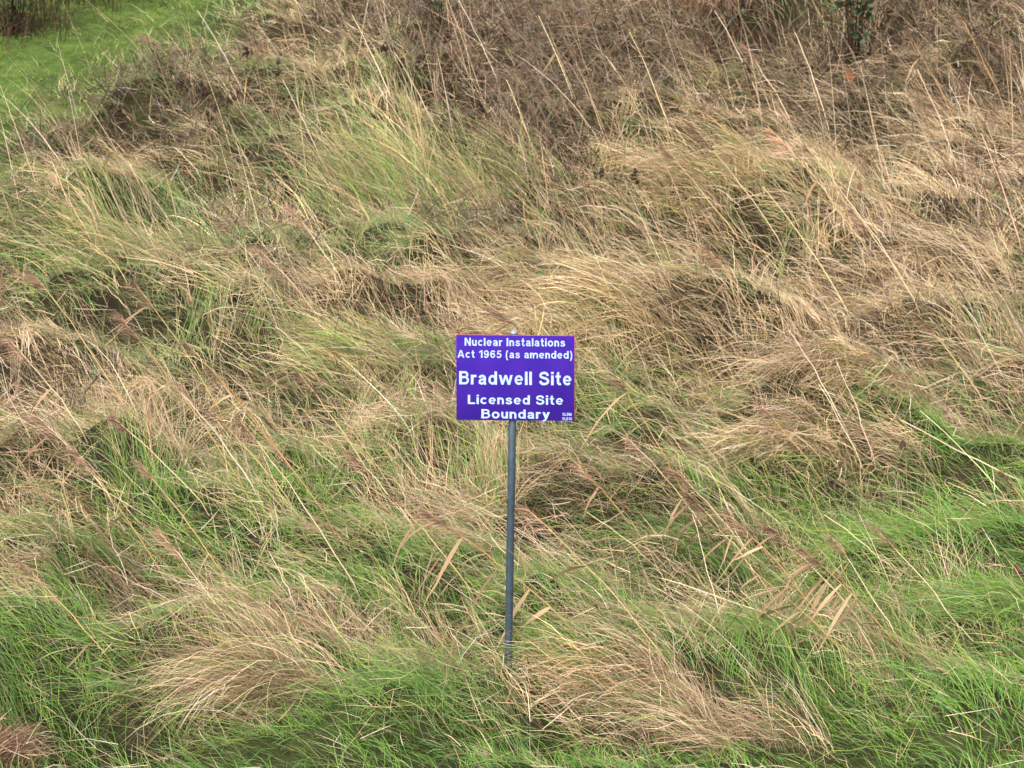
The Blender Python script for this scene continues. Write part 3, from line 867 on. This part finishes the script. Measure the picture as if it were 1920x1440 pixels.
reed((275, 66), (395, 200), .2, .22, 0, 'reed with a rusty plume standing out against the green lawn')
reed((255, 535), (430, 800), .1, .26, 1, 'reed with a long narrow dark plume in the left part of the bank')
reed((140, 842), (335, 1130), .12, .22, 1, 'reed with the bushiest dark brown plume near the left edge below sign height')
reed((1640, 990), (1815, 1200), .1, .24, 1, 'reed with a long upright brown plume against bright green grass at right')
reed((262, 870), (440, 1110), .12, .15, 3, 'reed with two pale leaves sticking out sideways below a small plume at left')
for tp, bs, lv in [((225, 595), (480, 950), 2), ((60, 510), (250, 790), 1), ((345, 640), (640, 1010), 1), ((395, 690), (570, 910), 0),
                   ((215, 785), (400, 970), 1), ((390, 768), (560, 960), 1), ((450, 788), (690, 1140), 1), ((735, 930), (900, 1130), 2),
                   ((1180, 825), (1340, 1020), 1), ((1150, 698), (1300, 960), 1), ((1425, 760), (1560, 930), 1),
                   ((1300, 240), (1480, 480), 0), ((1450, 248), (1640, 490), 1), ((1510, 275), (1690, 520), 0), ((1325, 465), (1440, 630), 1),
                   ((490, 472), (610, 610), 1), ((545, 392), (650, 540), 0), ((40, 1055), (230, 1270), 1), ((1395, 85), (1490, 240), 0),
                   ((1800, 30), (1890, 220), 0), ((1700, 60), (1810, 270), 1), ((1240, 275), (1400, 470), 0), ((1880, 885), (2010, 1090), 1),
                   ((100, 330), (190, 490), 0), ((1600, 395), (1730, 590), 1), ((1265, 882), (1430, 1070), 1), ((925, 585), (1070, 700), 1),
                   ((70, 780), (220, 950), 1), ((1080, 870), (1200, 1010), 2), ((660, 850), (790, 1010), 1), ((1720, 590), (1850, 760), 1),
                   ((20, 640), (170, 830), 1), ((1560, 1010), (1700, 1230), 2), ((300, 1000), (450, 1200), 1), ((560, 700), (700, 900), 0)]:
    o = reed(tp, bs, rng.uniform(.04, .2), rng.uniform(.12, .18), lv, 'reed', G1)
    placed(o, 'brown plumed reed' if lv == 0 else 'leafy plumed reed', *tp)
G2 = 'bare reed stems lying across the grass'
reed((1690, 788), (1975, 935), .1, 0, 0, 'thick bleached reed stem lying low towards the right edge above bright green grass', None, (214, 200, 172), .0034, curve=.0)
reed((1240, 1084), (1570, 1205), .1, 0, 1, 'long pale reed stem lying almost flat in front of the leafy reed at lower right', None, (222, 202, 168), .003, curve=.02)
reed((340, 738), (490, 935), .1, 0, 0, 'straight greyish bare reed stem left of centre crossing the plumed reeds', None, (206, 194, 168), .0032)
for tp, bs in [((1725, 770), (1900, 950)), ((1570, 680), (1645, 880)), ((1535, 720), (1625, 890)), ((1298, 965), (1360, 1200)), ((1545, 965), (1705, 1100)),
               ((1100, 960), (1270, 1100)), ((640, 670), (775, 810)), ((172, 518), (250, 590)), ((-5, 765), (120, 835)), ((240, 302), (308, 455)),
               ((325, 275), (380, 335)), ((660, 28), (740, 200)), ((860, 0), (940, 170)), ((740, 98), (830, 270)), ((700, 150), (800, 310)),
               ((1180, 60), (1260, 250)), ((1490, 60), (1560, 260)), ((1720, 130), (1800, 330)), ((1840, 250), (1920, 480)), ((950, 150), (1010, 320)),
               ((505, 1035), (560, 1150)), ((205, 1000), (245, 1110)), ((1480, 620), (1600, 830)), ((1010, 30), (1080, 200)), ((1340, 20), (1430, 200)),
               ((560, 1080), (680, 1260)), ((1430, 350), (1600, 600)), ((530, 150), (610, 320)), ((370, 20), (460, 180))]:
    o = reed(tp, bs, rng.uniform(.04, .2), 0, int(rng.random() < .3), 'reed', G2, tuple(np.array((222, 204, 170)) + rng.normal(0, 8, 3)), .0023)
    placed(o, 'bare pale reed stem', *tp)

# ------------------------------------------------------------------ brambles, dark twigs, dead weeds, fallen leaves
BR = lin((70, 52, 42))
def twig(pts, label, rad=.003, leafy=False, name='twig'):
    """pts: photograph pixels from the foot upwards, in one upright plane"""
    b = hit(pts[0][0], pts[0][1], ground_z)
    P = [b] + [on_plane(u, v, b[1] + .02 * i) for i, (u, v) in enumerate(pts[1:], 1)]
    P = np.array(P); P[0, 2] -= .03
    q = np.array(sm(P, 5))
    r = empty(name, b, label, 'twig')
    n = len(q)
    V, F = tube(q + rng.normal(0, .0018, q.shape), rad * np.linspace(1.1, .6, n), 5)
    tinted('stem', V, F, BR, M_TWIG, r, b)
    if leafy:
        for k in range(3):
            V, F, Cc = leaf_mesh(q[-1] + (0, 0, -.01 * k), (rng.normal(), rng.normal(), .5), .035, .012, lin((74, 116, 60)), .3, b)
            link('leaf', raw_mesh('leaf', V - b, F, Cc), M_GREEN, r)
twig([(929, 575), (932, 550), (936, 532), (945, 515)], 'thin dark bare twig rising crookedly just above the left half of the sign')
twig([(1028, 580), (1023, 540), (1019, 505)], 'thin dark twig with a green leaf at its tip above the sign', .0022, True)
twig([(1158, 625), (1155, 592), (1151, 575), (1155, 562)], 'short black crooked twig standing to the right above the sign', .0034)
twig([(866, 640), (838, 612), (800, 586), (765, 580), (728, 598)], 'dark bramble cane arching over to the left of the top of the sign', .003, name='bramble_cane')
twig([(1500, 236), (1450, 226), (1390, 223), (1340, 231), (1300, 250)], 'thin dark bramble cane arching low among the grass at upper right', .004, name='bramble_cane')
twig([(1458, 615), (1463, 570), (1455, 530), (1464, 508)], 'fine dark twig right of and above the sign among straw grass', .002)
twig([(244, 255), (236, 215), (240, 180), (250, 160)], 'dark curved dead stalk on the brown patch below the lawn', .0034)
twig([(384, 645), (383, 600), (382, 572)], 'thin black straight twig left of the sign in green and straw grass', .0022)

def leaf_blob(sz):
    """pointed oval leaf, folded along the midrib"""
    V = np.array([(0, 0, 0), (.25, .28, .09), (.24, .66, .1), (0, 1, -.08), (-.2, .7, .12), (-.27, .3, .07), (.02, .5, 0)]) * sz
    F = np.array([(0, 1, 6), (1, 2, 6), (2, 3, 6), (3, 4, 6), (4, 5, 6), (5, 0, 6)])
    return V, F
LEAFM = {}
def shared_leaf(key, c):
    if key not in LEAFM:
        V, F = leaf_blob(1.0)
        LEAFM[key] = raw_mesh('leaf', V, F, np.repeat(np.asarray(c)[None], len(V), 0))
        LEAFM[key].materials.append(M_GREEN)
    return LEAFM[key]
LEAFCOL = [lin((64, 92, 62)), lin((78, 108, 78)), lin((54, 80, 58)), lin((92, 120, 92)), lin((140, 160, 48)), lin((96, 74, 60))]
def bush(u, v, rx, ry, h, ncane, nleaf, label, name='bramble_or_shade_twigs', wts=(3, 3, 3, 1.5, .5, 1), size=.05, cat='bush', twigs=0):
    b = hit(u, v, base_z); b[2] = ground_z(b[0], b[1])
    r = empty(name, b, label, cat)
    canes = []
    for i in range(ncane):
        a = rng.uniform(0, 6.28); e = np.array([math.cos(a) * rx, math.sin(a) * ry, 0]) * rng.uniform(.3, 1)
        s = np.linspace(0, 1, 8)[:, None]
        q = b + np.array([e[0] * .15, e[1] * .15, 0]) + e * s ** 1.3
        q[:, 2] = ground_z(q[:, 0], q[:, 1]) - .02 + h * rng.uniform(.6, 1.1) * (np.sin(s[:, 0] * math.pi * rng.uniform(.5, .85)))
        q += rng.normal(0, .012, q.shape) * s
        canes.append(q)
        V, F = tube(q, .0045 * np.linspace(1.2, .5, 8), 5)
        tinted('cane', V, F, BR * rng.uniform(.7, 1.3), M_TWIG, r, b)
    wts = np.array(wts, float); wts /= wts.sum()
    for i in range(nleaf):
        q = canes[rng.integers(0, ncane)]; f = rng.uniform(.15, 1) * 7; k = min(int(f), 6)
        p = q[k] + (q[k + 1] - q[k]) * (f - k) + rng.normal(0, .045, 3)
        k = int(rng.choice(len(LEAFCOL), p=wts))
        o = bpy.data.objects.new('leaf', shared_leaf(k, LEAFCOL[k])); C.objects.link(o); o.parent = r
        o.location = p - b; o.scale = [size * rng.uniform(.6, 1.2)] * 3
        o.rotation_euler = (rng.uniform(-.4, 1.0), rng.uniform(-.6, .6), rng.uniform(0, 6.28))
    if twigs:
        x = b[0] + rng.normal(0, rx * .45, twigs); y = b[1] + rng.normal(0, ry * .45, twigs)
        p0 = rng.uniform(0, 1, twigs)
        P = arch(x, y, rng.uniform(0, 6.28, twigs), rng.uniform(.3, 1, twigs) * h, p0, p0 + rng.uniform(0, .9, twigs), 5, 1.0, rng.normal(0, .5, twigs), np.zeros(twigs))
        c = np.array([BR]) * np.exp(rng.normal(0, .3, twigs))[:, None]
        V, F, Cc = ribbons(P, taper(twigs, 5, np.full(twigs, .0028)), np.repeat(c[:, None], 5, 1))
        link('twigs', raw_mesh('twigs', V - b, F, Cc), M_TWIG, r)['kind'] = 'stuff'
bush(1600, 150, .40, .34, .85, 11, 300, 'bramble bush with blue green leaves and dark canes at the top right', size=.078, twigs=110)
bush(1390, 75, .5, .35, .5, 9, 40, 'dark brown twigs added as hollow shade at the top edge right of centre', 'bramble_or_shade_twigs', (1, .5, 2, .2, .1, 4), .045, twigs=900)  # dark twig mass added to make the hollow read as shaded
bush(690, 48, .28, .3, .3, 6, 20, 'dark twigs added as shade under the yellowish tussock at the top edge', 'bramble_or_shade_twigs', (1, .5, 2, .2, .1, 4), .04, twigs=420)  # added dark twigs stand in for shadow below the overhanging tussock
bush(20, 62, .55, .5, .75, 12, 190, 'dark thicket with twiggy stems beside the lawn at the top left corner', 'thicket', (3, 1, 4, .5, .1, 1), .075, twigs=350)
bush(200, -8, .7, .5, .6, 12, 190, 'low dark leafy bush along the far edge of the lawn', 'low_bush', (3, 2, 4, .5, .2, 1), .06, twigs=400)
bush(830, 120, .3, .3, .36, 6, 60, 'small bramble with scattered green leaves among purplish stems above the sign', 'bramble_or_shade_twigs', (3, 3, 3, 1, 1.5, 1), .042, twigs=60)
bush(1700, 95, .2, .2, .3, 4, 28, 'small bramble sprig beside the bent straw to the right of the larger bramble bush', 'bramble_or_shade_twigs', size=.045)
bush(1425, 665, .1, .08, .12, 4, 16, 'tiny dark leafed bramble shoot right of the sign', 'bramble_or_shade_twigs', size=.03)
bush(1880, 20, .5, .4, .5, 8, 60, 'dark bramble growth in the top right corner of the bank', 'bramble_or_shade_twigs', twigs=300)

GW = 'dead weeds with dark heads on the upper bank'
for (u, v) in [(385, 178), (425, 190), (402, 205), (392, 222), (215, 205), (310, 222), (720, 90), (748, 120), (790, 108), (838, 72), (1040, 75),
               (1120, 318), (1350, 108), (1402, 130), (1330, 84), (950, 60), (460, 100), (512, 130), (1190, 330), (868, 268), (700, 222), (905, 195)]:
    b = hit(u + rng.uniform(5, 25), v + rng.uniform(55, 80), ground_z)
    t = on_plane(u, v, b[1] + .05)
    r = empty('dead_weed', b, 'dead weed', 'weed', GW)
    placed(r, 'dark headed dead weed', u, v)
    s = np.linspace(0, 1, 6)[:, None]
    P = b + (t - b) * s + rng.normal(0, .008, (6, 3)) * s; P[0, 2] -= .03
    V, F = tube(P, .0034 * np.linspace(1.1, .6, 6), 5)
    tinted('stem', V, F, BR, M_TWIG, r, b)
    Vs, Fs, n = [], [], 0
    for k in range(rng.integers(5, 9)):
        c = P[-1] + rng.normal(0, .02, 3); rr = rng.uniform(.007, .014)
        A = P[-2] + (P[-1] - P[-2]) * .4
        V, F = tube([A, (A + c) / 2 + rng.normal(0, .004, 3), c], [.0018, .0016, .0014], 4, False); Vs.append(V); Fs.append(F + n); n += len(V)
        V, F = tube([c + (0, 0, -rr), c + (0, 0, -rr * .5), c + (0, 0, rr * .4), c + (0, 0, rr)], [rr * .3, rr, rr * .9, rr * .3], 6)
        V = V + rng.normal(0, rr * .22, V.shape); Vs.append(V); Fs.append(F + n); n += len(V)
    tinted('seed_head', np.concatenate(Vs), np.concatenate(Fs), lin((62, 46, 38)), M_TWIG, r, b, False, .25)

def fallen(u, v, sz, c, label, lift=.1):
    p = hit(u, v, lambda x, y: ground_z(x, y) + lift)
    V, F = leaf_blob(sz)
    o = link('fallen_leaf', raw_mesh('fallen_leaf', V - (0, sz / 2, 0), F, np.repeat(lin(c)[None], len(V), 0)), M_REED)
    o.location = p; o.rotation_euler = (1.0, rng.uniform(-.4, .4), rng.uniform(-.4, .4))
    tag(o, label, 'leaf')
fallen(1592, 143, .10, (128, 78, 50), 'orange brown dead leaf caught in the grass below the bramble bush', .16)
fallen(1693, 836, .06, (70, 52, 48), 'small dark dead leaf in bright green grass right of the sign', .12)
fallen(1906, 1066, .055, (96, 66, 48), 'rusty brown dead leaf at the right edge', .12)
fallen(1612, 350, .06, (104, 76, 54), 'brown curled leaf hanging in tall straw at upper right', .2)

write_placed()
